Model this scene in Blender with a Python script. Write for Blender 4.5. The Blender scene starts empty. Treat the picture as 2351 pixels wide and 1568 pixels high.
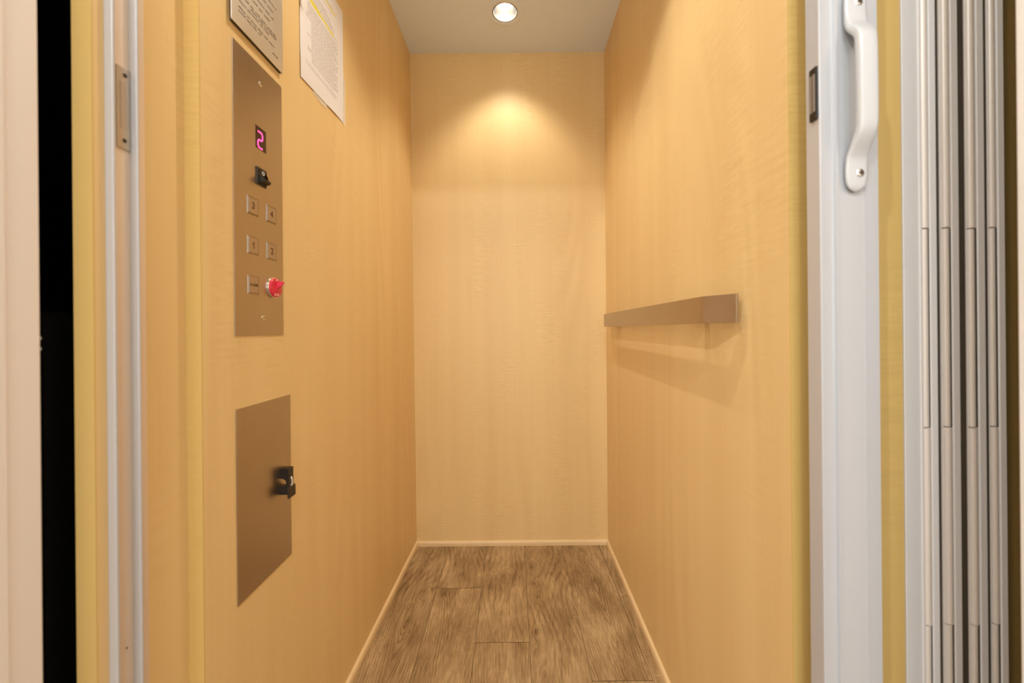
import bpy, bmesh, math, random
from mathutils import Vector, Matrix
random.seed(7)
sc = bpy.context.scene
C = sc.collection
PI = math.pi
H = 2.128          # cab ceiling height

# ---------------------------------------------------------------- materials
def new_mat(name):
    m = bpy.data.materials.new(name); m.use_nodes = True
    nt = m.node_tree
    return m, nt, nt.nodes['Principled BSDF']

def mat(name, col, rough=.5, metal=0., spec=.5, emit=None, estr=0., coat=0.):
    m, nt, b = new_mat(name)
    b.inputs['Base Color'].default_value = (*col, 1)
    b.inputs['Roughness'].default_value = rough
    b.inputs['Metallic'].default_value = metal
    b.inputs['Specular IOR Level'].default_value = spec
    b.inputs['Coat Weight'].default_value = coat
    if emit:
        b.inputs['Emission Color'].default_value = (*emit, 1)
        b.inputs['Emission Strength'].default_value = estr
    return m

class NT:
    def __init__(s, nt): s.nt = nt
    def n(s, t, **kw):
        x = s.nt.nodes.new(t)
        for k, v in kw.items(): setattr(x, k, v)
        return x
    def link(s, a, b): s.nt.links.new(a, b)
    def math(s, op, a, b=None, c=None, clamp=False):
        x = s.n('ShaderNodeMath', operation=op, use_clamp=clamp)
        for i, v in enumerate((a, b, c)):
            if v is None: continue
            if isinstance(v, (int, float)): x.inputs[i].default_value = v
            else: s.link(v, x.inputs[i])
        return x.outputs[0]
    def scaled(s, src, v):
        x = s.n('ShaderNodeVectorMath', operation='MULTIPLY')
        s.link(src, x.inputs[0]); x.inputs[1].default_value = v
        return x.outputs[0]
    def noise(s, vec, scale, detail=2., rough=.5, dist=0.):
        x = s.n('ShaderNodeTexNoise')
        s.link(s.scaled(vec, scale), x.inputs['Vector'])
        x.inputs['Scale'].default_value = 1.
        x.inputs['Detail'].default_value = detail
        x.inputs['Roughness'].default_value = rough
        x.inputs['Distortion'].default_value = dist
        return x.outputs['Fac']
    def remap(s, v, a, b, c, d):
        x = s.n('ShaderNodeMapRange'); s.link(v, x.inputs[0])
        for i, q in enumerate((a, b, c, d)): x.inputs[i+1].default_value = q
        return x.outputs[0]
    def ramp(s, fac, stops):
        r = s.n('ShaderNodeValToRGB'); s.link(fac, r.inputs[0])
        e = r.color_ramp.elements
        while len(e) < len(stops): e.new(.5)
        for k, (p, c) in zip(e, stops): k.position = p; k.color = (*c, 1)
        return r.outputs[0]

def maple(name, dark, light, rough=.42, band=1., cross=1., axis='Z', off=(0, 0, 0), spec=.4):
    m, nt, b = new_mat(name); T = NT(nt)
    geo = T.n('ShaderNodeNewGeometry')
    ad = T.n('ShaderNodeVectorMath', operation='ADD'); T.link(geo.outputs['Position'], ad.inputs[0]); ad.inputs[1].default_value = off
    P = ad.outputs[0]
    if axis == 'Z': sv = lambda h, v: (h, h, v)
    elif axis == 'X': sv = lambda h, v: (v, h, h)
    else: sv = lambda h, v: (h, v, h)
    bands = T.remap(T.noise(P, sv(11, .12), 1., .5), .36, .64, -1, 1)
    big = T.remap(T.noise(P, sv(3.3, .7), 2., .5), .3, .7, -1, 1)
    streak = T.remap(T.noise(P, sv(150, 2.2), 3., .6), .3, .7, -1, 1)
    cm = T.remap(T.noise(P, sv(9, 2.5), 1., .5), .5, .68, 0, 1)
    cr = T.remap(T.noise(P, sv(22, 170), 2., .5), .3, .7, -1, 1)
    ph = T.math('MULTIPLY', T.noise(P, sv(3.4, .55), 1.5, .4), 85.)
    ring = T.math('SINE', ph)
    rm = T.remap(T.noise(P, sv(7, .9), 1., .5), .5, .62, 0, 1)
    f = T.math('MULTIPLY_ADD', bands, .075*band, .5)
    f = T.math('MULTIPLY_ADD', big, .11, f)
    f = T.math('MULTIPLY_ADD', streak, .045, f)
    f = T.math('MULTIPLY_ADD', T.math('MULTIPLY', cm, cr), .13*cross, f)
    f = T.math('MULTIPLY_ADD', T.math('MULTIPLY', rm, ring), .07, f)
    T.link(T.ramp(f, [(.1, dark), (.9, light)]), b.inputs['Base Color'])
    b.inputs['Roughness'].default_value = rough
    b.inputs['Specular IOR Level'].default_value = spec
    return m

def steel(name, col, rough=.34, vert=True):
    m, nt, b = new_mat(name); T = NT(nt)
    geo = T.n('ShaderNodeNewGeometry'); P = geo.outputs['Position']
    s = T.remap(T.noise(P, (900, 30, 900) if not vert else (900, 900, 25), 2., .6), .3, .7, -1, 1)
    g = T.remap(T.noise(P, (7, 9, 5), 3., .6), .3, .7, -1, 1)
    f = T.math('MULTIPLY_ADD', s, .05, T.math('MULTIPLY_ADD', g, .12, .5))
    c0 = tuple(x*.8 for x in col); c1 = tuple(min(1, x*1.2) for x in col)
    T.link(T.ramp(f, [(0., c0), (1., c1)]), b.inputs['Base Color'])
    b.inputs['Metallic'].default_value = 1.
    T.link(T.math('MULTIPLY_ADD', g, .05, rough), b.inputs['Roughness'])
    return m

M = {}
M['maple'] = maple('maple_laminate', (.68, .455, .188), (.84, .628, .302))
M['maple_edge'] = maple('maple_edge_band', (.60, .40, .13), (.73, .51, .17), band=.3, cross=1.6)
M['pine'] = maple('pine_trim', (.68, .46, .22), (.90, .70, .40), rough=.45, band=.5, cross=.4, axis='Y')
M['pine_x'] = maple('pine_trim_back', (.68, .46, .22), (.90, .70, .40), rough=.45, band=.5, cross=.4, axis='X')
M['ceiling'] = mat('ceiling_paint', (.77, .85, .96), .55, spec=.35)
M['cream'] = mat('cream_paint', (.80, .73, .66), .6)
M['hall_floor'] = mat('hall_floor', (.32, .24, .17), .5)
M['hoist'] = mat('hoistway_black', (.006, .005, .004), .8, spec=.1)
M['pocket'] = mat('pocket_dark_wood', (.20, .125, .035), .6, spec=.2)
M['steel'] = steel('brushed_steel', (.50, .42, .33))
M['steel_h'] = steel('brushed_steel_rail', (.53, .46, .39), .36, vert=False)
M['steel_button'] = steel('button_steel', (.50, .42, .35), .42)
M['bezel'] = mat('bezel_steel', (.44, .36, .27), .32, 1.)
M['instruct'] = steel('instruction_steel', (.92, .86, .78), .45)
M['chrome'] = mat('chrome', (.86, .84, .80), .12, 1.)
M['alu_white'] = mat('white_aluminium', (.58, .59, .60), .30, .30)
M['alu_beige'] = mat('beige_hinge', (.84, .76, .67), .40, .1)
M['alu_panel'] = mat('gate_panel_aluminium', (.82, .80, .77), .34, .15)
M['alu_base'] = mat('channel_aluminium', (.80, .68, .55), .42, .55)
M['slot_shade'] = mat('slot_shade_dark', (.075, .060, .042), .7)  # dark tone that paints the shade between gate parts
M['strip'] = mat('edge_strip_white', (.93, .91, .88), .35, .1)
M['handle'] = mat('handle_plastic', (.60, .60, .59), .28, coat=.3)
M['black'] = mat('black_plastic', (.014, .010, .006), .4)
M['black2'] = mat('dark_brown_black_plastic', (.030, .019, .008), .5)
M['white'] = mat('white_print', (.85, .82, .78), .5)
M['engrave'] = mat('engraved_numeral', (.10, .032, .016), .6)
M['display'] = mat('display_glass', (.035, .006, .004), .12)
M['digit'] = mat('lit_digit', (1, .1, .35), .5, emit=(1., .05, .24), estr=2.6)
M['red'] = mat('red_knob', (.66, .022, .055), .35)
M['pink'] = mat('red_knob_marks', (.95, .55, .45), .5)
M['paper'] = mat('paper', (.77, .73, .70), .8, spec=.2)
M['ink'] = mat('ink', (.40, .31, .26), .8)
M['ink2'] = mat('plate_print', (.16, .11, .07), .7)
M['yellow'] = mat('highlighter', (.74, .62, .07), .7)
M['worn'] = steel('worn_steel', (.56, .50, .43), .42)
M['darkhole'] = mat('screw_recess', (.03, .02, .012), .6)
M['lens'] = mat('lamp_lens', (1, 1, 1), .4, emit=(1., .93, .82), estr=30.)
M['reflector'] = mat('lamp_reflector', (.92, .90, .87), .22, 1.)
M['gasket'] = mat('lamp_dark_ring', (.05, .03, .012), .5)
M['magnet'] = mat('latch_grey', (.34, .28, .23), .4, .4)
M['stain'] = mat('scuff', (.42, .31, .22), .7)
m, nt, b = new_mat('clear_tape')
b.inputs['Base Color'].default_value = (1, .97, .9, 1); b.inputs['Roughness'].default_value = .15
b.inputs['Alpha'].default_value = .28; M['tape'] = m

# floor planks
def plank_mat():
    m, nt, b = new_mat('grey_brown_oak_plank'); T = NT(nt)
    geo = T.n('ShaderNodeNewGeometry'); P0 = geo.outputs['Position']
    def at(n):
        a = T.n('ShaderNodeAttribute', attribute_name=n); return a.outputs['Fac']
    F, tone, dk, rnd = at('grain'), at('tone'), at('knot'), at('rnd')
    cmb = T.n('ShaderNodeCombineXYZ'); T.link(rnd, cmb.inputs[0]); T.link(rnd, cmb.inputs[2])
    ad = T.n('ShaderNodeVectorMath', operation='ADD'); T.link(P0, ad.inputs[0]); T.link(cmb.outputs[0], ad.inputs[1])
    P = ad.outputs[0]
    warp = T.noise(P, (16, 3.0, 1), 2., .5)
    warp2 = T.noise(P, (60, 12, 1), 2., .5)
    ph = T.math('MULTIPLY_ADD', warp, 1.3, T.math('MULTIPLY_ADD', warp2, .5, F))
    s = T.math('SINE', T.math('MULTIPLY', ph, 2*PI))
    s = T.math('POWER', T.math('MULTIPLY_ADD', s, .5, .5), 3.)
    rmask = T.remap(T.noise(P, (18, 5, 1), 2., .5), .36, .62, .15, 1)
    s = T.math('MULTIPLY', s, rmask)
    fine = T.remap(T.noise(P, (520, 22, 1), 3., .65), .3, .7, -1, 1)
    mid = T.remap(T.noise(P, (90, 7, 1), 3., .6), .3, .7, -1, 1)
    patch = T.remap(T.noise(P, (12, 5, 1), 3., .6), .3, .7, -1, 1)
    pores = T.remap(T.noise(P, (260, 70, 1), 2., .5), .66, .74, 0, 1)
    cross = T.remap(T.noise(P, (30, 170, 1), 2., .6, 1.2), .60, .74, 0, 1)
    cmask = T.remap(T.noise(P, (14, 7, 1), 1., .5), .50, .62, 0, 1)
    f = T.math('MULTIPLY_ADD', tone, .5, .56)
    f = T.math('MULTIPLY_ADD', s, -.19, f)
    f = T.math('MULTIPLY_ADD', fine, .18, f)
    f = T.math('MULTIPLY_ADD', mid, .07, f)
    f = T.math('MULTIPLY_ADD', patch, .20, f)
    f = T.math('MULTIPLY_ADD', pores, -.16, f)
    f = T.math('MULTIPLY_ADD', T.math('MULTIPLY', cross, cmask), .20, f)
    f = T.math('MULTIPLY_ADD', dk, -.55, f)
    col = T.ramp(f, [(0., (.08, .038, .012)), (.30, (.215, .127, .052)), (.60, (.385, .255, .118)), (1., (.68, .49, .26))])
    T.link(col, b.inputs['Base Color'])
    b.inputs['Roughness'].default_value = .48
    b.inputs['Specular IOR Level'].default_value = .4
    bp = T.n('ShaderNodeBump'); bp.inputs['Strength'].default_value = .35; bp.inputs['Distance'].default_value = .0006
    T.link(f, bp.inputs['Height']); T.link(bp.outputs[0], b.inputs['Normal'])
    return m
M['plank'] = plank_mat()

# ---------------------------------------------------------------- mesh helpers
def bx(bm, x0, x1, y0, y1, z0, z1):
    v = [bm.verts.new((x, y, z)) for z in (z0, z1) for y in (y0, y1) for x in (x0, x1)]
    for q in ((0, 2, 3, 1), (4, 5, 7, 6), (0, 1, 5, 4), (2, 6, 7, 3), (0, 4, 6, 2), (1, 3, 7, 5)):
        bm.faces.new([v[i] for i in q])
    return v

def rbox(x0, x1, y0, y1, z0, z1, r=.001, seg=2):
    bm = bmesh.new(); bx(bm, x0, x1, y0, y1, z0, z1)
    bmesh.ops.bevel(bm, geom=bm.edges[:], offset=r, segments=seg, affect='EDGES', profile=.6)
    return bm

def prism(bm, poly, axis, a, b):
    """extrude a 2D polygon along axis; poly coords are the two remaining axes in xyz order"""
    def p(q, t):
        if axis == 'x': return (t, q[0], q[1])
        if axis == 'y': return (q[0], t, q[1])
        return (q[0], q[1], t)
    A = [bm.verts.new(p(q, a)) for q in poly]; B = [bm.verts.new(p(q, b)) for q in poly]
    n = len(poly)
    bm.faces.new(A); bm.faces.new(B[::-1])
    for i in range(n): bm.faces.new((A[i], A[(i+1) % n], B[(i+1) % n], B[i]))
    bmesh.ops.recalc_face_normals(bm, faces=bm.faces[:])

def lathe(bm, prof, c, axis='z', n=48, close=False):
    """prof: list of (radius, t); axis direction t"""
    rings = []
    for r, t in prof:
        ring = []
        for i in range(n):
            a = 2*PI*i/n
            u, v = r*math.cos(a), r*math.sin(a)
            if axis == 'z': q = (c[0]+u, c[1]+v, c[2]+t)
            elif axis == 'x': q = (c[0]+t, c[1]+u, c[2]+v)
            else: q = (c[0]+u, c[1]+t, c[2]+v)
            ring.append(bm.verts.new(q))
        rings.append(ring)
    for a, b in zip(rings, rings[1:]):
        for i in range(n): bm.faces.new((a[i], a[(i+1) % n], b[(i+1) % n], b[i]))
    if close:
        bm.faces.new(rings[0]); bm.faces.new(rings[-1])
    bmesh.ops.recalc_face_normals(bm, faces=bm.faces[:])

def smooth(o, ang=35):
    for p in o.data.polygons: p.use_smooth = True
    o.data.set_sharp_from_angle(angle=math.radians(ang))

def obj(name, bm, m, parent=None, sm=False):
    """link a bmesh (built in place, world coordinates) as one object with its origin at its own base"""
    if isinstance(bm, bmesh.types.BMesh):
        me = bpy.data.meshes.new(name); bm.to_mesh(me); bm.free()
    else: me = bm
    xs = [v.co.x for v in me.vertices]; ys = [v.co.y for v in me.vertices]; zs = [v.co.z for v in me.vertices]
    base = Vector(((min(xs)+max(xs))/2, (min(ys)+max(ys))/2, min(zs)))
    me.transform(Matrix.Translation(-base))
    o = bpy.data.objects.new(name, me); C.objects.link(o)
    me.materials.append(M[m] if isinstance(m, str) else m)
    if parent is not None:
        o.parent = parent
        pw = Vector(parent['_w'])
        o.location = base - pw
    else: o.location = base
    o['_w'] = tuple(base)
    if sm: smooth(o)
    return o

def tag(o, label=None, cat=None, group=None):
    if label: o['label'] = label
    if cat: o['category'] = cat
    if group: o['group'] = group
    return o

def thing(name, loc, label, cat, group=None):
    o = bpy.data.objects.new(name, None); C.objects.link(o)
    o.location = loc; o['_w'] = tuple(loc); o.empty_display_size = .05
    return tag(o, label, cat, group)

def struct(name, bm, m, sm=False):
    o = obj(name, bm, m, None, sm); o['kind'] = 'structure'; return o

def B(*a):
    bm = bmesh.new(); bx(bm, *a); return bm

def text_mesh(s, size, y, z, x, parent, name, m, depth=.0002, bold=0.):
    """text standing on the left wall, facing +X, centred at (y, z)"""
    cu = bpy.data.curves.new(name, 'FONT'); cu.body = s; cu.size = size
    cu.align_x = 'CENTER'; cu.align_y = 'CENTER'; cu.extrude = depth; cu.offset = bold
    t = bpy.data.objects.new('tmp', cu)
    me = bpy.data.meshes.new_from_object(t)
    bpy.data.objects.remove(t); bpy.data.curves.remove(cu)
    me.materials.clear()
    R = Matrix(((0, 0, 1, x), (1, 0, 0, y), (0, 1, 0, z), (0, 0, 0, 1)))
    me.transform(R)
    return obj(name, me, m, parent)

# ---------------------------------------------------------------- cab shell
def XL(y, z):       # the left wall leans out very slightly at its rear foot
    t = max(0., (y-.59)/1.18)
    return -.4545 + .011*t*t*max(0., (H-z)/H)
def XR(y, z):
    t = max(0., (y-.58)/1.19)
    return .3860 + (-.0035*t)*(H-z)/H

def wall_grid(fn, y0, y1, back, ny=24, nz=16):
    bm = bmesh.new()
    g = [[bm.verts.new((fn(y0+(y1-y0)*i/ny, H*j/nz), y0+(y1-y0)*i/ny, H*j/nz)) for j in range(nz+1)] for i in range(ny+1)]
    k = [[bm.verts.new((back, y0+(y1-y0)*i/ny, H*j/nz)) for j in range(nz+1)] for i in range(ny+1)]
    for i in range(ny):
        for j in range(nz):
            bm.faces.new((g[i][j], g[i+1][j], g[i+1][j+1], g[i][j+1]))
            bm.faces.new((k[i][j], k[i][j+1], k[i+1][j+1], k[i+1][j]))
    for j in range(nz):
        for i in (0, ny): bm.faces.new((g[i][j], g[i][j+1], k[i][j+1], k[i][j]))
    for i in range(ny):
        for j in (0, nz): bm.faces.new((g[i][j], g[i+1][j], k[i+1][j], k[i][j]))
    bmesh.ops.recalc_face_normals(bm, faces=bm.faces[:])
    return bm

wl = struct('wall_left', wall_grid(XL, .5905, 1.77, -.4772), 'maple')
wr = struct('wall_right', wall_grid(XR, .5805, 1.77, .41), 'maple')
struct('wall_back', B(-.50, .43, 1.77, 1.795, 0, H), maple('maple_back', (.68, .455, .188), (.84, .628, .302), off=(3.1, 0, 1.3), cross=1.3))
# edge bands that close the front ends of the wall panels
struct('trim_1', B(-.4772, -.4545, .5885, .5905, 0, H), 'maple_edge')
# front return panels
struct('wall_front_left', B(-.4995, -.4772, .463, .60, 0, H), 'maple')
struct('trim_2', B(-.4995, -.4772, .461, .463, 0, H), 'maple_edge')
struct('wall_front_right', B(.386, .5440, .5785, .5805, 0, H), 'maple_edge')
# door-side edges of the gate pocket
struct('wall_pocket', B(.700, .72, .43, .70, 0, 2.3), 'pocket')

# ceiling with two round cut-outs
LX, LY1, LY2, LR = -.036, 1.545, .83, .0475
def ceiling_mesh():
    bm = bmesh.new(); z = H; x0, x1 = -.52, .62
    def quad(a, b, c, d): bm.faces.new([bm.verts.new((x, y, z)) for x, y in ((a, c), (a, d), (b, d), (b, c))])
    s = .09; ys = [(.46, LY2-s), (LY2-s, LY2+s), (LY2+s, LY1-s), (LY1-s, LY1+s), (LY1+s, 1.79)]
    for k, (a, b_) in enumerate(ys):
        if k % 2 == 0: quad(x0, x1, a, b_)
        else:
            cy = (a+b_)/2
            quad(x0, LX-s, a, b_); quad(LX+s, x1, a, b_)
            n = 64; inn, out = [], []
            for i in range(n):
                t = 2*PI*i/n; c, q = math.cos(t), math.sin(t); mx = max(abs(c), abs(q))
                inn.append(bm.verts.new((LX+LR*c, cy+LR*q, z))); out.append(bm.verts.new((LX+s*c/mx, cy+s*q/mx, z)))
            for i in range(n): bm.faces.new((inn[i], inn[(i+1) % n], out[(i+1) % n], out[i]))
    bmesh.ops.remove_doubles(bm, verts=bm.verts[:], dist=1e-5)
    bx(bm, x0, x1, .46, 1.79, H+.14, H+.16)  # unseen slab added above the ceiling to block light through the cut-outs
    return bm
struct('ceiling', ceiling_mesh(), 'ceiling')

# ---------------------------------------------------------------- plank floor
KN = [  # knots: x, y, sx, sy, rings
    (.0-.060, 1.545, .016, .030, 3.2), (-.062, 1.345, .013, .028, 3.6), (-.345, 1.46, .015, .026, 3.0),
    (-.375, 1.64, .012, .026, 2.5), (.050, 1.60, .010, .020, 2.4), (.052, 1.50, .011, .020, 2.6),
    (.060, 1.425, .010, .018, 2.6), (.040, 1.18, .008, .020, 2.0), (-.215, 1.56, .022, .035, 1.2), (.265, 1.73, .014, .02, 1.5),
    (-.27, 1.44, .010, .02, 1.4), (-.36, 1.31, .02, .05, 2.), (.045, 1.26, .008, .02, 1.6), (.06, 1.10, .008, .02, 1.4)]
def floor_mesh():
    bm = bmesh.new()
    lg = bm.verts.layers.float.new('grain'); lt = bm.verts.layers.float.new('tone')
    lk = bm.verts.layers.float.new('knot'); lr = bm.verts.layers.float.new('rnd')
    def sk(y): return -.012*(y-1.4)          # boards run a hair off parallel
    cols = [(-.458, -.297, [.46, 1.83]), (-.297, -.136, [.46, .62, 1.477, 1.83]), (-.136, .025, [.46, 1.219, 1.83]),
            (.025, .186, [.46, .70, 1.83]), (.186, .347, [.46, 1.082, 1.83]), (.347, .508, [.46, .75, 1.4246, 1.83])]
    pid = 0
    tones = [-.13, .0, .10, .06, .02, .03, .10, .04, -.02, .07, .0, .0, .04, -.12, .12, .05]
    for ci, (xa, xb, ys) in enumerate(cols):
        for ya, yb in zip(ys, ys[1:]):
            pid += 1; rnd = pid*3.37; tone = tones[pid % len(tones)]; mid = (xa+xb)/2 + random.uniform(-.02, .02)
            nx, ny = 22, max(4, int((yb-ya)/.008)); g = .0007
            G = []
            for i in range(nx+1):
                row = []
                for j in range(ny+1):
                    x = xa+g+(xb-xa-2*g)*i/nx; y = ya+g+(min(yb, 1.775)-ya-2*g)*j/ny
                    e = .0 if 0 < i < nx and 0 < j < ny else -.0004
                    v = bm.verts.new((x+sk(y)*(1 if ci else 1), y, e)); dx = x-mid
                    F = 48*x + .9*math.sin(y*5+pid) + 1.1*math.sin(y*11+pid*2+x*9)
                    if ci == 4 and ya > 1.0:
                        d2 = x-.275-.03*(1.5-y)
                        F = 12*(y-1.0) - 2.5*math.sqrt((d2/.020)**2+.12)+.3*math.sin(y*9)
                    elif pid in (3, 5):
                        F = 11*y - 2.3*math.sqrt((dx/.018)**2+.2)+.5*math.sin(y*13)
                    elif ci == 0 and y < 1.4:
                        F = 11*y - 2.6*math.sqrt(((x+.365)/.020)**2+.2)
                    kd = 0.
                    for kx, ky, sx, sy, A in KN:
                        if not (xa < kx < xb and ya < ky < yb): continue
                        q = ((x-kx)/sx)**2+((y-ky)/sy)**2
                        F += A*math.exp(-q*.55)*(1 if x > kx-.001 else 1)
                        kd += .42*math.exp(-q*6.0)+.13*math.exp(-q*.8)
                    v[lg] = F; v[lt] = tone; v[lk] = kd; v[lr] = rnd
                    row.append(v)
                G.append(row)
            for i in range(nx):
                for j in range(ny): bm.faces.new((G[i][j], G[i+1][j], G[i+1][j+1], G[i][j+1]))
    # substrate below the joints
    k = bx(bm, -.51, .62, .44, 1.79, -.02, -.0025)
    for v in k: v[lk] = .3
    return bm
struct('floor', floor_mesh(), 'plank')

# baseboards: small pine quarter rounds
def trim_poly(r=.0085, h=.021):
    p = [(0, 0), (r, 0), (r, h*.45)]
    for i in range(1, 7):
        a = i/6*PI/2; p.append((r*math.cos(a)**.8 if i < 6 else 0, h*.45+h*.55*math.sin(a)))
    return p
tp = trim_poly()
def side_trim(sgn, fn, y0, y1, n=20):
    bm = bmesh.new(); rings = []
    for i in range(n+1):
        y = y0+(y1-y0)*i/n
        # mitre at the rear corner
        rings.append([bm.verts.new((fn(y, h)+sgn*(w+.0001), (y if i < n else y1-w), h)) for w, h in tp])
    for a, b_ in zip(rings, rings[1:]):
        for i in range(len(tp)): bm.faces.new((a[i], a[(i+1) % len(tp)], b_[(i+1) % len(tp)], b_[i]))
    bm.faces.new(rings[0]); bm.faces.new(rings[-1])
    bmesh.ops.recalc_face_normals(bm, faces=bm.faces[:]); return bm
struct('baseboard_left', side_trim(1, XL, .60, 1.7698), 'pine')
struct('baseboard_right', side_trim(-1, XR, .60, 1.7698), 'pine')
bm = bmesh.new(); xa, xb = XL(1.77, 0), XR(1.77, 0)
A = [bm.verts.new((xa+w, 1.7699-w, h)) for w, h in tp]; Bv = [bm.verts.new((xb-w, 1.7699-w, h)) for w, h in tp]
bm.faces.new(A); bm.faces.new(Bv)
for i in range(len(tp)): bm.faces.new((A[i], A[(i+1) % len(tp)], Bv[(i+1) % len(tp)], Bv[i]))
bmesh.ops.recalc_face_normals(bm, faces=bm.faces[:])
struct('baseboard_back', bm, 'pine_x')

# ---------------------------------------------------------------- hall outside the cab
ZH = 2.60
bm = bmesh.new()     # left jamb with a shallow stop rebate
prism(bm, [(-.64, .24), (-.4975, .24), (-.4975, .398), (-.4990, .399), (-.4990, .427), (-.5005, .429), (-.64, .429)], 'z', 0, ZH)
struct('trim_3', bm, 'cream')
bm = bmesh.new()
prism(bm, [(.66, .24), (.5195, .24), (.5195, .424), (.5215, .426), (.66, .426)], 'z', 0, ZH)
struct('trim_4', bm, 'cream')
struct('wall_header', B(-.4985, .519, .24, .428, 2.066, ZH), 'cream')
struct('wall_outer_left', B(-1.5, -.641, .24, .428, 0, ZH), 'cream')
struct('wall_outer_right', B(.661, 1.5, .24, .426, 0, ZH), 'cream')
struct('wall_hall_left', B(-1.52, -1.5, -2.0, .43, 0, ZH), 'cream')
struct('wall_hall_right', B(1.5, 1.52, -2.0, .43, 0, ZH), 'cream')
struct('wall_hall_back', B(-1.52, 1.52, -2.02, -2.0, 0, ZH), 'cream')
struct('ceiling_hall', B(-1.52, 1.52, -2.02, .43, ZH, ZH+.02), 'cream')
struct('floor_hall', B(-1.52, 1.52, -2.02, .4395, -.02, -.002), 'hall_floor')
# hoistway
struct('wall_hoistway_left', B(-.80, -.78, .43, 2.0, -.1, ZH), 'hoist')
struct('wall_hoistway_right', B(.80, .82, .43, 2.0, -.1, ZH), 'hoist')
struct('wall_hoistway_back', B(-.80, .82, 2.0, 2.02, -.1, ZH), 'hoist')

struct('floor_hoistway', B(-.80, -.5105, .43, 2.0, -.12, -.10), 'hoist')

# ---------------------------------------------------------------- screws
def screw_bm(c, axis, sgn, r=.004, h=.0012, cross=True):
    bm = bmesh.new()
    lathe(bm, [(r, 0), (r, sgn*h*.5), (r*.75, sgn*h), (0.0003, sgn*h*1.05)], c, axis, 20)
    return bm
def cross_bm(c, axis, sgn, r=.004, h=.0013):
    bm = bmesh.new(); w = r*.14; l = r*.5; a = r*.03
    t0, t1 = sorted((sgn*h*.6, sgn*h*1.12))
    if axis == 'x':
        bx(bm, c[0]+t0, c[0]+t1, c[1]-l, c[1]+l, c[2]-w, c[2]+w); bx(bm, c[0]+t0, c[0]+t1, c[1]-w, c[1]+w, c[2]-l, c[2]+l)
    else:
        bx(bm, c[0]-l, c[0]+l, c[1]+t0, c[1]+t1, c[2]-w, c[2]+w); bx(bm, c[0]-w, c[0]+w, c[1]+t0, c[1]+t1, c[2]-l, c[2]+l)
    return bm
def screw(c, axis, sgn, parent, r=.004, h=.0012, m='chrome'):
    s = obj('screw', screw_bm(c, axis, sgn, r, h), m, parent, True)
    return s

# ---------------------------------------------------------------- control panel on the left wall
WX = -.4545
FX = -.4531        # faceplate surface
cp = thing('control_panel', (WX, .725, .924), 'tall brushed steel control panel with floor buttons and lit red 2 on left wall', 'control panel')
obj('faceplate', rbox(WX+.0002, FX, .6568, .7935, .9240, 1.4040, .0003), 'steel', cp)
# display
ds = obj('display', rbox(FX-.0004, FX+.0004, .7130, .7427, 1.2527, 1.2923, .0002, 1), 'display', cp)
def seg(bm, a, b_, r, x):
    a, b_ = Vector(a), Vector(b_); d = (b_-a).normalized(); n = Vector((-d.y, d.x)); pts = []
    for i in range(9):
        t = -PI/2+PI*i/8; q = b_+(d*math.cos(t)+n*math.sin(t))*r; pts.append(q)
    for i in range(9):
        t = PI/2+PI*i/8; q = a+(d*math.cos(t)+n*math.sin(t))*r; pts.append(q)
    prism(bm, [(p.x, p.y) for p in pts], 'x', x, x+.0004)
bm = bmesh.new()
yl, yr = .7185, .7315
pp = [(yl+.0012, 1.2832), (yr-.003, 1.2832), (yr, 1.2800), (yr, 1.2725), (yr-.003, 1.2692), (yl+.003, 1.2692), (yl, 1.2660), (yl, 1.2587), (yl+.003, 1.2555), (yr-.0012, 1.2555)]
for k_, (a, b_) in enumerate(zip(pp, pp[1:])): seg(bm, a, b_, .00125, FX+.0005+.00002*k_)
obj('digit', bm, 'digit', ds)
# rocker switch
rs = obj('rocker_switch', rbox(FX-.0002, FX+.0022, .7135, .7410, 1.1890, 1.2200, .0009), 'black2', cp)
bm = bmesh.new()
prism(bm, [(FX+.002, 1.2170), (FX+.0032, 1.2170), (FX+.0020, 1.2060), (FX+.0125, 1.1985), (FX+.0110, 1.1940), (FX+.002, 1.1925)], 'y', .7175, .7372)
# (the polygon is in x, z)
bmesh.ops.bevel(bm, geom=bm.edges[:], offset=.0004, segments=2, affect='EDGES')
rk = obj('rocker', bm, 'black', rs)
bm = bmesh.new()
lathe(bm, [(.0022, 0), (.0022, .0004), (.0034, .0004), (.0034, 0)], (FX+.0030, .7290, 1.2117), 'x', 24)
obj('off_symbol', bm, 'white', rs)

def floor_button(y, z, s, first=[]):
    w, h = .0150, .0157
    g = thing('floor_button', (FX, y, z-h), None, None); g.parent = cp; g.location = Vector((FX, y, z-h))-Vector(cp['_w'])
    bm = bmesh.new()   # raised bezel frame
    def frame(x0, x1, ow, oh, iw, ih):
        o = [(-ow, -oh), (ow, -oh), (ow, oh), (-ow, oh)]; n_ = [(-iw, -ih), (iw, -ih), (iw, ih), (-iw, ih)]
        vs = {}
        for nm, ring, xx in (('ob', o, x0), ('ot', [(a*.965, b_*.965) for a, b_ in o], x1), ('it', n_, x1), ('ib', n_, x0)):
            vs[nm] = [bm.verts.new((xx, y+a, z+b_)) for a, b_ in ring]
        for A_, B_ in (('ob', 'ot'), ('ot', 'it'), ('it', 'ib')):
            for i in range(4): bm.faces.new((vs[A_][i], vs[A_][(i+1) % 4], vs[B_][(i+1) % 4], vs[B_][i]))
    frame(FX, FX+.0010, w, h, w-.0016, h-.0016)
    bmesh.ops.recalc_face_normals(bm, faces=bm.faces[:])
    bmesh.ops.bevel(bm, geom=[e for e in bm.edges], offset=.0004, segments=2, affect='EDGES')
    obj('bezel', bm, 'bezel', g, True)
    cap = obj('button_cap', rbox(FX+.0001, FX+.0014, y-w+.0024, y+w-.0024, z-h+.0024, z+h-.0024, .0004), 'steel_button', g)
    return g, cap
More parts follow.
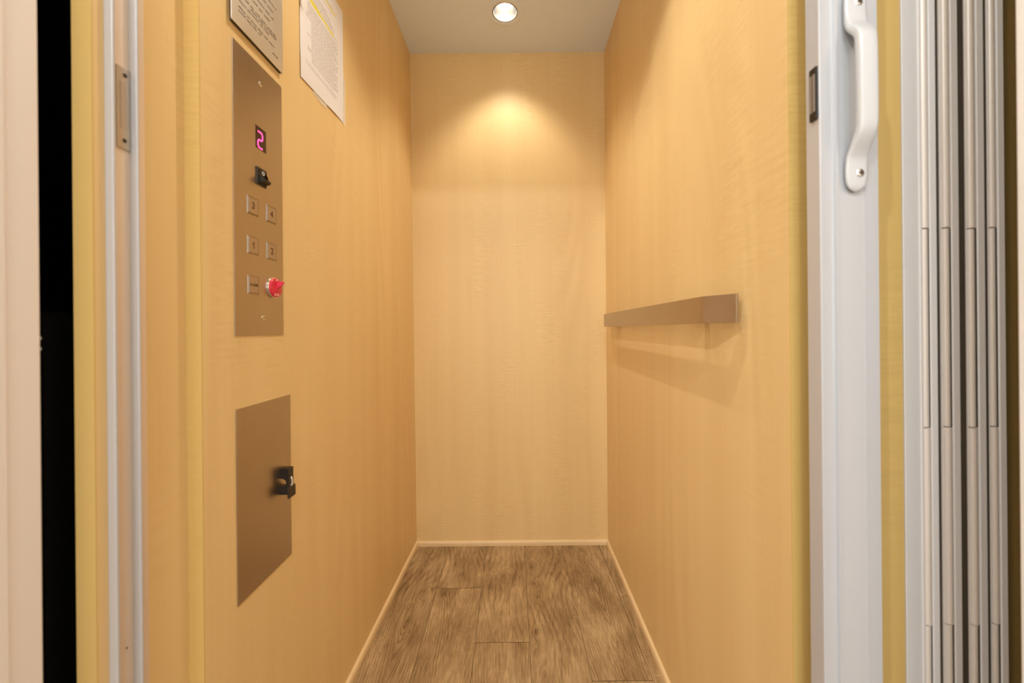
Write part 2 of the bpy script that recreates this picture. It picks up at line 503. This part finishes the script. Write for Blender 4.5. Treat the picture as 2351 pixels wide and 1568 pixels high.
def numeral(g, s, y, z, size, nm='numeral'):
    if s == '1':
        h = size*.35; bm = bmesh.new()
        prism(bm, [(y-.0002, z-h), (y+.0016, z-h), (y+.0016, z+h), (y+.0003, z+h), (y-.0010, z+h-.0018), (y-.0026, z+h-.0026), (y-.0026, z+h-.0042), (y-.0002, z+h-.0036)], 'x', FX+.0014, FX+.0016)
        bmesh.ops.triangulate(bm, faces=[f for f in bm.faces if len(f.verts) > 6])
        obj(nm, bm, 'engrave', g); return
    text_mesh(s, size, y, z, FX+.0015, g, nm, 'engrave', .00008, .00035)
for s, y, z in (('3', .7032, 1.1465), ('4', .7560, 1.1465), ('1', .7032, 1.0790), ('2', .7560, 1.0782)):
    g, cap = floor_button(y, z, s); numeral(g, s, y, z, .0165)
g, cap = floor_button(.7032, 1.0108, 'ALARM'); g.name = 'alarm_button'
text_mesh('ALARM', .0066, .7032, 1.0108, FX+.0015, g, 'lettering', 'engrave', .00008, .00012)
# red stop knob
kn = thing('stop_knob', (FX, .7620, .9905), None, None); kn.parent = cp; kn.location = Vector((FX, .7620, .9905))-Vector(cp['_w'])
kc = (FX, .7610, 1.0120)
bm = bmesh.new(); lathe(bm, [(.0192, 0), (.0196, .0012), (.0192, .0026), (.0180, .0032), (.0165, .0030)], kc, 'x', 48)
obj('chrome_ring', bm, 'chrome', kn, True)
bm = bmesh.new(); lathe(bm, [(.0178, .0028), (.0178, .0052), (.0170, .0062), (.0150, .0065), (.0002, .0065)], kc, 'x', 48)
obj('knob_disc', bm, 'red', kn, True)
bm = bmesh.new()   # tapered grip blade, turned to upper right
L, W2 = .0130, .0030
prof = [(-L, .0055), (-L, .0072), (-.002, .0085), (L*.55, .0165), (L*.85, .0178), (L, .0166), (L, .0055)]
for sgn in (0,):
    A_ = [bm.verts.new((t, u, -W2 if t < .011 else -W2*.45)) for u, t in prof]
    B_ = [bm.verts.new((t, u, W2 if t < .011 else W2*.45)) for u, t in prof]
    bm.faces.new(A_); bm.faces.new(B_[::-1])
    for i in range(len(prof)): bm.faces.new((A_[i], A_[(i+1) % len(prof)], B_[(i+1) % len(prof)], B_[i]))
bmesh.ops.recalc_face_normals(bm, faces=bm.faces[:])
bmesh.ops.bevel(bm, geom=bm.edges[:], offset=.0007, segments=2, affect='EDGES')
bmesh.ops.rotate(bm, verts=bm.verts[:], cent=(0, 0, 0), matrix=Matrix.Rotation(math.radians(62), 3, 'X'))
bmesh.ops.translate(bm, verts=bm.verts[:], vec=kc)
obj('grip', bm, 'red', kn)
text_mesh('STOP', .0062, .7610, .9985, FX+.0066, kn, 'lettering', 'pink', .0001, .0002)
bm = bmesh.new(); prism(bm, [(.7575, 1.0255), (.7620, 1.0285), (.7655, 1.0262), (.7610, 1.0240)], 'x', FX+.0065, FX+.0068)
obj('arrow_mark', bm, 'pink', kn)
for y, z in ((.7275, 1.3705), (.7300, .9555)):
    c = (FX, y, z)
    s = obj('screw', screw_bm(c, 'x', 1, .0042, .0014), 'chrome', cp, True)
    obj('screw_slot', cross_bm(c, 'x', 1, .0042, .0014), 'darkhole', s)

# ---------------------------------------------------------------- instruction plate above
def word_lines(bm, rows, x, h, maxw=(.004, .013), gap=.0022, t=.00008):
    for (ya, yb, z, k) in rows:
        y = ya; i = 0
        while y < yb-.002:
            w = min(random.uniform(*maxw), yb-y)
            # each word: short uneven letter strokes
            q = y
            while q < y+w-.0006:
                lw = random.uniform(.0008, .0016)*k; hh = h*random.choice((.62, .7, .66, 1.))
                bx(bm, x, x+t, q, min(q+lw*.8, y+w), z-h/2+random.choice((0, 0, -.15*h)), z-h/2+hh)
                q += lw*1.15
            y += w+gap
ip = thing('instruction_plate', (WX, .72, 1.427), 'pale metal instruction plate with lines of print above the steel control panel', 'sign')
obj('plate', rbox(-.4490, -.4480, .6475, .7900, 1.4272, 1.66, .0003), 'instruct', ip)
obj('shade_backing', B(WX+.0001, -.4491, .6530, .7892, 1.4278, 1.659), 'black2', ip)  # dark block added for the shadow line along the plate's underside
bm = bmesh.new()
rows = [(.664, .723, 1.4537, 1.5), (.6636, .7658, 1.4600, 1.5), (.7565, .7735, 1.4464, 1.5), (.698, .748, 1.4723, 1.5), (.7535, .769, 1.4785, 1.5),
        (.6663, .696, 1.4714, 1.5), (.695, .7677, 1.4782, 1.5), (.6813, .7695, 1.4834, 1.5), (.70, .7484, 1.4978, 1.5),
        (.663, .695, 1.4978, 1.5), (.664, .7599, 1.5093, 1.5), (.664, .7634, 1.5226, 1.5), (.672, .7694, 1.5356, 1.5),
        (.665, .76, 1.548, 1.5), (.665, .768, 1.556, 1.5), (.665, .765, 1.564, 1.5), (.67, .77, 1.578, 1.5), (.68, .76, 1.595, 2.2), (.68, .76, 1.615, 2.2)]
word_lines(bm, rows, -.44795, .0034, (.006, .02), .003)
obj('printed_text', bm, 'ink2', ip)

# ---------------------------------------------------------------- paper notice
def paper_pt(s, t):     # s 0..1 along depth, t 0..1 upward
    y = .8635+.2150*s; z = 1.4690+.0095*s+t*(.2870)+.006*s*t
    curl = .0030*math.exp(-((t-.56)/.06)**2)*math.exp(-s/.035) + .0010*math.sin(t*9+1)*(1-s)**2 + .0014*math.exp(-((t-0)/.04)**2)*math.exp(-((s-.72)/.15)**2)
    return (-.4535+.0006+max(0, curl), y, z)
pn = thing('paper_notice', (-.4535, .97, 1.469), 'white printed paper notice with yellow highlighting taped to left wall', 'notice')
bm = bmesh.new(); n1, n2 = 24, 40
g_ = [[bm.verts.new(paper_pt(i/n1, j/n2)) for j in range(n2+1)] for i in range(n1+1)]
h_ = [[bm.verts.new((paper_pt(i/n1, j/n2)[0]-.00018, *paper_pt(i/n1, j/n2)[1:])) for j in range(n2+1)] for i in range(n1+1)]
for i in range(n1):
    for j in range(n2):
        bm.faces.new((g_[i][j], g_[i+1][j], g_[i+1][j+1], g_[i][j+1])); bm.faces.new((h_[i][j], h_[i][j+1], h_[i+1][j+1], h_[i+1][j]))
for i in range(n1):
    for j in (0, n2): bm.faces.new((g_[i][j], g_[i+1][j], h_[i+1][j], h_[i][j]))
for j in range(n2):
    for i in (0, n1): bm.faces.new((g_[i][j], g_[i][j+1], h_[i][j+1], h_[i][j]))
bmesh.ops.recalc_face_normals(bm, faces=bm.faces[:])
obj('sheet', bm, 'paper', pn, True)
rows = [(.886, 1.035, 1.5138, 1), (.8865, 1.041, 1.5193, 1)]
z = 1.5300; k = 0
starts = {4: .894, 5: .894, 11: .893, 19: .8885, 20: .8885}
while z < 1.700:
    ye = 1.046-.018*((k*7) % 5 == 0)-.006*((k*3) % 4 == 1)
    if z > 1.676: ye = 1.03-.25*(z-1.676)*8
    if not (1.652 < z < 1.672 and k % 2): rows.append((starts.get(k, .9115 if z < 1.62 else .896), ye, z+.003*0, .8))
    z += .00475; k += 1
rows += [(.93, 1.02, 1.712, 1), (.95, 1.02, 1.728, 1), (.9, 1.0, 1.738, 1)]
def on_paper(bm):     # follow the sheet: tilt with s and sit on its surface
    for v in bm.verts:
        s = (v.co.y-.8635)/.215; t = (v.co.z-1.4690-.0095*s*0)/.287
        v.co.z += .004*s
        v.co.x += paper_pt(s, min(1, max(0, t)))[0]
bm = bmesh.new(); word_lines(bm, rows, .00005, .0019, (.006, .02), .0016)
on_paper(bm); obj('printed_text', bm, 'ink', pn)
def strip(pts, w, dx=.00012):
    bm = bmesh.new(); pts = [Vector(p) for p in pts]
    poly = [(p.x, p.y+w(i)/2) for i, p in enumerate(pts)] + [(p.x, p.y-w(i)/2) for i, p in reversed(list(enumerate(pts)))]
    prism(bm, poly, 'x', dx, dx+.0001); return bm
bm = strip([(.893+.13*i/12, 1.6655-.002*(i/12)+random.uniform(-.0004, .0004)) for i in range(13)], lambda i: .0105 if i < 6 else .0062, .00004)
on_paper(bm); obj('highlighter_mark', bm, 'yellow', pn)
bm = strip([(.94+.0955*i/8, 1.7215+.001*i/8) for i in range(9)], lambda i: .0042, .00004)
on_paper(bm); obj('highlighter_mark', bm, 'yellow', pn)
bm = bmesh.new(); prism(bm, [(.920, 1.477), (.920, 1.4655), (.955, 1.4620), (.984, 1.4640), (.978, 1.479)], 'x', -.4541, -.45235)
for v in bm.verts:
    if v.co.z > 1.47: v.co.x += .0004
obj('tape', bm, 'tape', pn)
bm = bmesh.new(); prism(bm, [(1.060, 1.476), (1.088, 1.474), (1.088, 1.60), (1.077, 1.60), (1.072, 1.50)], 'x', -.4537, -.4523)
obj('tape', bm, 'tape', pn)
bm = bmesh.new(); prism(bm, [(.8600, 1.622), (.8740, 1.618), (.8740, 1.640), (.8600, 1.642)], 'x', -.4492, -.4490)
obj('tape', bm, 'tape', pn)

# ---------------------------------------------------------------- phone compartment plate
ph = thing('phone_compartment_door', (WX, .736, .488), 'blank brushed steel phone compartment door below the control panel', 'panel')
obj('door_plate', rbox(WX+.0004, -.4528, .6582, .8145, .4885, .8055, .0005), 'steel', ph)
lt = thing('pull_latch', (-.4528, .784, .614), None, None); lt.parent = ph; lt.location = Vector((-.4528, .784, .614))-Vector(ph['_w'])
bm = bmesh.new()
arc = [(-.4528+.0112*math.cos(t), .6435+.0080*math.sin(t)) for t in [PI/2-PI*i/12 for i in range(13)]]
prism(bm, [(-.4528, .6700), (-.4362, .6700), (-.4362, .6205), (-.4528, .6205)] + arc[::-1], 'y', .7770, .7925)
bmesh.ops.triangulate(bm, faces=[f for f in bm.faces if len(f.verts) > 6])
obj('latch_body', bm, 'black', lt)
bm = bmesh.new()
prism(bm, [(-.4364, .6350), (-.4350, .6360), (-.4336, .6345), (-.4334, .6155), (-.4348, .6140), (-.4364, .6160)], 'y', .7712, .7955)
bmesh.ops.bevel(bm, geom=bm.edges[:], offset=.0004, segments=2, affect='EDGES')
obj('thumb_flap', bm, 'black2', lt)
# handset symbol
bm = bmesh.new(); y0, z0 = .7868, .6430
hand = [(-.0036, .0095), (-.0005, .0100), (.0022, .0070), (.0030, 0), (.0022, -.0070), (-.0005, -.0100), (-.0036, -.0095), (-.0038, -.0060), (-.0012, -.0048), (-.0002, 0), (-.0012, .0048), (-.0038, .0060)]
prism(bm, [(y0+a, z0+b_) for a, b_ in hand], 'x', -.4364, -.4359)
bmesh.ops.triangulate(bm, faces=[f for f in bm.faces if len(f.verts) > 6])
obj('handset_symbol', bm, 'white', lt)

# ---------------------------------------------------------------- strike channel at the left
sch = thing('strike_channel', (-.4772, .49, 0), 'tall white aluminium gate channel with metal strike plate at left of the opening', 'gate channel')
bm = bmesh.new()
prism(bm, [(-.4770, .4768), (-.4685, .4768), (-.4680, .4775), (-.4680, .4785), (-.4687, .4790), (-.4752, .4790), (-.4752, .5035), (-.4668, .5035), (-.4660, .5042), (-.4660, .5060), (-.4672, .5068), (-.4668, .5150), (-.4770, .5165)], 'z', 0, 2.05)
obj('channel', bm, 'alu_base', sch)
bm = bmesh.new()
prism(bm, [(-.4770, .4752), (-.4686, .4752), (-.4676, .4760), (-.4676, .4786), (-.4690, .4791), (-.4690, .47675), (-.4770, .47675)], 'z', 0, 2.05)
obj('front_lip', bm, 'alu_white', sch)
bm = bmesh.new()
prism(bm, [(-.4750, .5033), (-.4668, .5033), (-.4655, .5044), (-.4655, .5062), (-.4665, .5070), (-.4667, .50355), (-.4750, .50345)], 'z', 0, 2.05)
obj('rear_lip', bm, 'alu_white', sch)
sp = obj('strike_plate', rbox(-.4750, -.4733, .4865, .5028, 1.1525, 1.2510, .0005), 'worn', sch)
bm = bmesh.new()
bx(bm, -.4733, -.4724, .4905, .4925, 1.178, 1.232); bx(bm, -.4733, -.4724, .4965, .4980, 1.178, 1.232)
obj('strike_rib', bm, 'worn', sp)
for y, z in ((.4968, 1.2425), (.4955, 1.1630)):
    bm = bmesh.new(); lathe(bm, [(.0026, 0), (.0022, .0008), (.0003, .0009)], (-.4733, y, z), 'x', 18)
    obj('screw', bm, 'darkhole', sp)
bm = bmesh.new(); lathe(bm, [(.0013, 0), (.0012, .0003), (.0002, .0004)], (-.4752, .4945, .5500), 'x', 14)
obj('screw', bm, 'darkhole', sch)

# ---------------------------------------------------------------- interlock in the dark gap
il = thing('door_interlock', (-.566, .48, -.0999), 'black door interlock post with two small metal pins in the black gap at far left', 'interlock')
obj('housing', rbox(-.60, -.5325, .46, .50, -.0999, .955, .001), 'hoist', il)
for z in (.9253, .9133):
    bm = bmesh.new(); lathe(bm, [(.0024, 0), (.0024, -.004), (.0015, -.005), (.0002, -.0052)], (-.5370, .4600, z), 'y', 18)
    obj('chrome_pin', bm, mat('pin_nickel_%d' % int(z*1000), (.9, .9, .82), .5, .2), il, True)

# ---------------------------------------------------------------- handrail on the right wall
hr = thing('handrail', (.3855, 1.13, .938), 'flat brushed steel handrail running along the right wall', 'handrail')
def rail_bm():
    t = .006
    # plan path of the outer face: short splayed ends turning back towards the wall
    path = [(.3705, .6920), (.3415, .7480)]
    for k in range(5): path.append((.3415-.0030*(k+1)/5, .7480+.0035*((k+1)/5)+.0065*((k+1)/5)**2))
    path += [(.3385, 1.6000)]
    for k in range(5): path.append((.3385+.0030*((k+1)/5)**2, 1.6000+.0080*(k+1)/5))
    path += [(.3705, 1.6640)]
    inner = []
    for k, p in enumerate(path):
        a = Vector(path[max(0, k-1)]); b_ = Vector(path[min(len(path)-1, k+1)]); d = (b_-a).normalized()
        inner.append((p[0]+d.y*t, p[1]-d.x*t))
    bm = bmesh.new(); prism(bm, path+inner[::-1], 'z', .9385, .9880)
    es = [e for e in bm.edges if abs(e.verts[0].co.z-e.verts[1].co.z) < 1e-6]
    es += [e for e in bm.edges if abs(e.verts[0].co.z-e.verts[1].co.z) > .01 and (e.verts[0].co.y < .70 or e.verts[0].co.y > 1.66)]
    bmesh.ops.bevel(bm, geom=es, offset=.0007, segments=2, affect='EDGES')
    bmesh.ops.triangulate(bm, faces=[f for f in bm.faces if len(f.verts) > 8])
    return bm
o = obj('rail_bar', rail_bm(), 'steel_h', hr); smooth(o, 40)
for y in (.831, 1.530):
    obj('bracket', rbox(.3440, .3857, y-.011, y+.011, .945, .981, .001), 'steel_h', hr)

# ---------------------------------------------------------------- downlights
def downlight(cy, label):
    d = thing('ceiling_downlight', (LX, cy, H), label, 'ceiling light')
    bm = bmesh.new(); lathe(bm, [(.0680, -.0002), (.0676, -.0016), (.0655, -.0022), (.0490, -.0022), (.0475, -.0012), (.0472, .002)], (LX, cy, H), 'z', 64)
    obj('trim_ring', bm, 'ceiling', d, True)
    bm = bmesh.new(); lathe(bm, [(.0472, -.0014), (.0472, .008), (.0445, .0085), (.0440, .003), (.0450, -.0012), (.0472, -.0014)], (LX, cy, H), 'z', 64)
    obj('dark_ring', bm, 'gasket', d, True)
    bm = bmesh.new(); pr = []
    for i in range(11):
        t = i/10; pr.append((.0442-.0150*t**1.7, .004+.058*t))
    lathe(bm, pr, (LX, cy, H), 'z', 64); obj('reflector', bm, 'reflector', d, True)
    bm = bmesh.new(); lathe(bm, [(.0290, .0615), (.020, .056), (.008, .0535), (.0003, .053)], (LX, cy, H), 'z', 48)
    obj('lamp_lens', bm, 'lens', d, True)
    return d
downlight(LY1, 'round recessed downlight glowing white in the cab ceiling near the back wall')
downlight(LY2, 'round recessed downlight in the front half of the cab ceiling, nearer the gate')

# ---------------------------------------------------------------- folding gate
gt = thing('folding_gate', (.50, .52, 0), 'white metal folding gate pushed open at right, with long pull handle', 'gate')
bm = bmesh.new()
f0 = .5200
post = [(.3862, f0+.0010), (.3870, f0), (.3888, f0), (.3896, f0+.0022), (.4050, f0+.0030), (.4062, f0-.0008), (.4088, f0-.0008), (.4095, f0+.0020),
        (.4425, f0+.0012), (.4430, f0+.0002), (.4450, f0+.0002), (.4455, f0+.0012), (.4606, f0+.0008), (.4620, f0+.0024), (.4620, f0+.0240), (.3862, f0+.0240)]
prism(bm, post, 'z', .012, 2.05)
ng = [f for f in bm.faces if len(f.verts) > 8]; bmesh.ops.triangulate(bm, faces=ng)
gp = obj('lead_post', bm, 'alu_white', gt)
# pull handle: lofted bar from pad to grip to pad
def handle_bm():
    key = [(1.3590, .5185, .003, .0030), (1.3570, .5175, .016, .0040), (1.3520, .5165, .0225, .0048), (1.3440, .5160, .0262, .0055), (1.3280, .5158, .0270, .0058), (1.3120, .5150, .0268, .0075),
           (1.3030, .5115, .0262, .0100), (1.2960, .5055, .0250, .0110), (1.2900, .5010, .0235, .0112), (1.2800, .4990, .0225, .0112), (1.2300, .4985, .0222, .0112), (1.1820, .4985, .0222, .0112),
           (1.1720, .4995, .0225, .0105), (1.1640, .5030, .0230, .0095), (1.1540, .5090, .0238, .0080), (1.1450, .5140, .0250, .0068), (1.1380, .5157, .0260, .0058), (1.1230, .5160, .0268, .0055),
           (1.1120, .5162, .0250, .0052), (1.1060, .5166, .0205, .0046), (1.1025, .5175, .012, .0036), (1.1012, .5185, .003, .0030)]
    cx = .4285; bm = bmesh.new(); n = 20; rings = []
    # refine keys
    kk = []
    for a, b_ in zip(key, key[1:]):
        for s in (0, .5): kk.append(tuple(a[i]*(1-s)+b_[i]*s for i in range(4)))
    kk.append(key[-1])
    kk = [kk[0]]+[tuple((kk[i-1][j]+2*kk[i][j]+kk[i+1][j])/4 for j in range(4)) for i in range(1, len(kk)-1)]+[kk[-1]]
    for i, (z, y, w, t) in enumerate(kk):
        a = kk[max(0, i-1)]; b_ = kk[min(len(kk)-1, i+1)]
        d = Vector((0, b_[1]-a[1], b_[0]-a[0])).normalized(); nrm = Vector((1, 0, 0)).cross(d).normalized()
        ring = []
        for k in range(n):
            u = 2*PI*k/n; c, s = math.cos(u), math.sin(u); p = .45
            ring.append(bm.verts.new(Vector((cx, y, z)) + Vector((1, 0, 0))*(w/2*math.copysign(abs(c)**p, c)) + nrm*(t/2*math.copysign(abs(s)**p, s))))
        rings.append(ring)
    for a, b_ in zip(rings, rings[1:]):
        for k in range(n): bm.faces.new((a[k], a[(k+1) % n], b_[(k+1) % n], b_[k]))
    bm.faces.new(rings[0]); bm.faces.new(rings[-1])
    bmesh.ops.recalc_face_normals(bm, faces=bm.faces[:]); return bm
hd = obj('pull_handle', handle_bm(), 'handle', gt, True); smooth(hd, 60)
for z in (1.3370, 1.1228):
    c = (.4310, .5132, z)
    s = obj('screw', screw_bm(c, 'y', -1, .0048, .0016), 'chrome', hd, True)
    b2 = cross_bm(c, 'y', -1, .0048, .0017); me = bpy.data.meshes.new('screw_slot'); b2.to_mesh(me); b2.free()
    o = bpy.data.objects.new('screw_slot', me); C.objects.link(o); me.materials.append(M['darkhole']); o.parent = s; o.location = -Vector(s['_w'])
# magnetic catch on the leading face of the post
lc = thing('latch_catch', (.3862, .528, 1.196), None, None); lc.parent = gt; lc.location = Vector((.3862, .528, 1.196))-Vector(gt['_w'])
obj('catch_frame', rbox(.3832, .3861, .5222, .5342, 1.1962, 1.2632, .0006), 'black', lc)
bm = bmesh.new(); bx(bm, .3824, .3833, .5238, .5268, 1.206, 1.254); bx(bm, .3824, .3833, .5292, .5322, 1.206, 1.254)
obj('magnet_bar', bm, 'magnet', lc)
# folded leaves
yF = .5770
def px2x(p): return (p-1188)*yF/940      # offsets measured along the folded stack
bm = bmesh.new()
prism(bm, [(px2x(2076), yF+.001), (px2x(2077), yF), (px2x(2112), yF), (px2x(2113), yF-.0015), (px2x(2116), yF-.0015), (px2x(2116), yF+.072), (px2x(2076), yF+.072)], 'z', .012, 2.05)
obj('jamb_leaf', bm, 'alu_panel', gt)
units = [(2113, 2117, 2132, 2134, 2149), (2156, 2166, 2181, 2184, 2200), (2215, 2224, 2239, 2243, 2259), (2266, 2274, 2287, 2290, 2305)]
zb = [0.012, .509, .787, 1.067, 2.05]
for k, (a, b0, b1, c0, c1) in enumerate(units):
    A0, K0, K1, C0, C1 = map(px2x, (a, b0, b1, c0, c1))
    # leaf: rear slab, left lip and bright edge strip
    bm = bmesh.new()
    prism(bm, [(A0, yF+.003), (A0+.0008, yF+.0015), (K0+.0002, yF+.0015), (K0+.0002, yF+.006), (C0+.0002, yF+.006), (C0+.0002, yF-.0006), (C0+.001, yF-.0016), (C1-.001, yF-.0016), (C1, yF-.0006), (C1, yF+.072), (A0, yF+.072)], 'z', .012, 2.05)
    ng = [f for f in bm.faces if len(f.verts) > 8]; bmesh.ops.triangulate(bm, faces=ng)
    lf = obj('gate_leaf', bm, 'alu_panel', gt)
    bm = bmesh.new()
    prism(bm, [(C0, yF-.0008), (C0+.0006, yF-.0024), (C1-.0006, yF-.0024), (C1+.0001, yF-.0008), (C1+.0001, yF+.010), (C0, yF+.004)], 'z', .012, 2.05)
    obj('edge_strip', bm, 'strip', lf)
    if k < 3:      # dark strip standing in for the shade in the slot to the next leaf
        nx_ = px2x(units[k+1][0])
        obj('shade_strip', B(C1+.0001, nx_-.0001, yF-.0012, yF+.02, .012, 2.05), 'slot_shade', lf)
    obj('shade_strip', B(K1+.0003, C0-.0001, yF-.0004, yF+.0058, .012, .509), 'slot_shade', lf)  # dark strips painting the shade in the knuckle recesses
    obj('shade_strip', B(K1+.0003, C0-.0001, yF-.0004, yF+.0058, .787, 1.067), 'slot_shade', lf)
    # hinge knuckles, alternately wide and narrow
    off = (.0, .0008, -.0004, .0007)[k]
    for q in range(4):
        za, zc = zb[q]+.0006+off, zb[q+1]-.0006+off
        wide = q % 2 == 1 or q == 3
        wide = q in (1, 3)
        cx = (K0+K1)/2 + (.0004 if wide else -.0003); r = (K1-K0)/2 + (.0006 if wide else -.0001)
        bm = bmesh.new(); lathe(bm, [(.0003, 0), (r*.8, 0), (r, .0006), (r, zc-za-.0006), (r*.8, zc-za), (.0003, zc-za)], (cx, yF+.0015, za), 'z', 20)
        obj('hinge_knuckle', bm, 'alu_beige', lf, True)
obj('head_track', rbox(.386, .695, .515, .655, 2.052, 2.080, .001), 'alu_white', gt)

# ---------------------------------------------------------------- lights
def spot(name, loc, power, size, blend, rad, col, rot=(0, 0, 0)):
    l = bpy.data.lights.new(name, 'SPOT'); l.energy = power; l.spot_size = math.radians(size); l.spot_blend = blend
    l.shadow_soft_size = rad; l.color = col
    o = bpy.data.objects.new(name, l); C.objects.link(o); o.location = loc; o.rotation_euler = rot; return o
WARM = (1., .94, .84)
spot('cab_lamp', (LX, LY1, H+.046), 13.5, 106, .7, .012, WARM)
spot('cab_lamp', (LX, LY2, H+.046), 18.5, 112, .35, .012, WARM)
spot('hall_spot', (-.24, -1.15, 2.55), 40, 150, .4, .03, (.92, .97, 1.), (math.radians(30), 0, 0))
spot('hall_spot', (-1.12, -.92, 2.55), 78, 150, .4, .04, (.92, .97, 1.), (math.radians(34), 0, math.radians(-42)))  # extra spot added from the left to brighten the folded gate leaves
l = bpy.data.lights.new('hall_soft_fill', 'AREA'); l.shape = 'RECTANGLE'; l.size = .6; l.size_y = .6; l.energy = 10; l.color = (.96, .98, 1.)  # added soft ambient fill under the hall ceiling, not a fixture
o = bpy.data.objects.new('hall_soft_fill', l); C.objects.link(o); o.location = (.25, -1.0, 2.58)
l = bpy.data.lights.new('hall_cool_fill', 'AREA'); l.shape = 'RECTANGLE'; l.size = 1.6; l.size_y = 1.3; l.energy = 22; l.color = (.77, .89, 1.)  # added cool fill behind the camera that lifts and cools the ceiling
o = bpy.data.objects.new('hall_cool_fill', l); C.objects.link(o); o.location = (-.35, -1.98, 1.35); o.rotation_euler = (PI/2, 0, 0)
w = bpy.data.worlds.new('world'); sc.world = w; w.use_nodes = True
w.node_tree.nodes['Background'].inputs[0].default_value = (.5, .45, .4, 1); w.node_tree.nodes['Background'].inputs[1].default_value = .02

# ---------------------------------------------------------------- camera
cam = bpy.data.cameras.new('camera'); co = bpy.data.objects.new('camera', cam); C.objects.link(co)
cam.sensor_width = 36; cam.lens = 36*940/2351; cam.clip_start = .01
cam.shift_x = (1175.5-1188)/2351; cam.shift_y = (757-784)/2351
co.matrix_world = Matrix.Translation((0, 0, .930)) @ Matrix.Rotation(PI/2, 4, 'X') @ Matrix.Rotation(-.009, 4, 'Z')
cam.dof.use_dof = True; cam.dof.focus_distance = 1.5; cam.dof.aperture_fstop = 3.6
sc.camera = co

for o in bpy.data.objects:
    if '_w' in o: del o['_w']
vs = sc.view_settings
sc.display_settings.display_device = 'sRGB'
vs.view_transform = 'Standard'; vs.look = 'None'; vs.gamma = 1; vs.use_curve_mapping = False
vs.exposure = 0.02
sc.cycles.use_denoising = True
sc.cycles.max_bounces = 8; sc.cycles.diffuse_bounces = 6; sc.cycles.glossy_bounces = 3; sc.cycles.transmission_bounces = 2; sc.cycles.transparent_max_bounces = 4
sc.cycles.use_adaptive_sampling = True; sc.cycles.adaptive_threshold = .08; sc.cycles.adaptive_min_samples = 16; sc.cycles.caustics_refractive = False; sc.cycles.blur_glossy = .5; sc.cycles.sample_clamp_indirect = 6
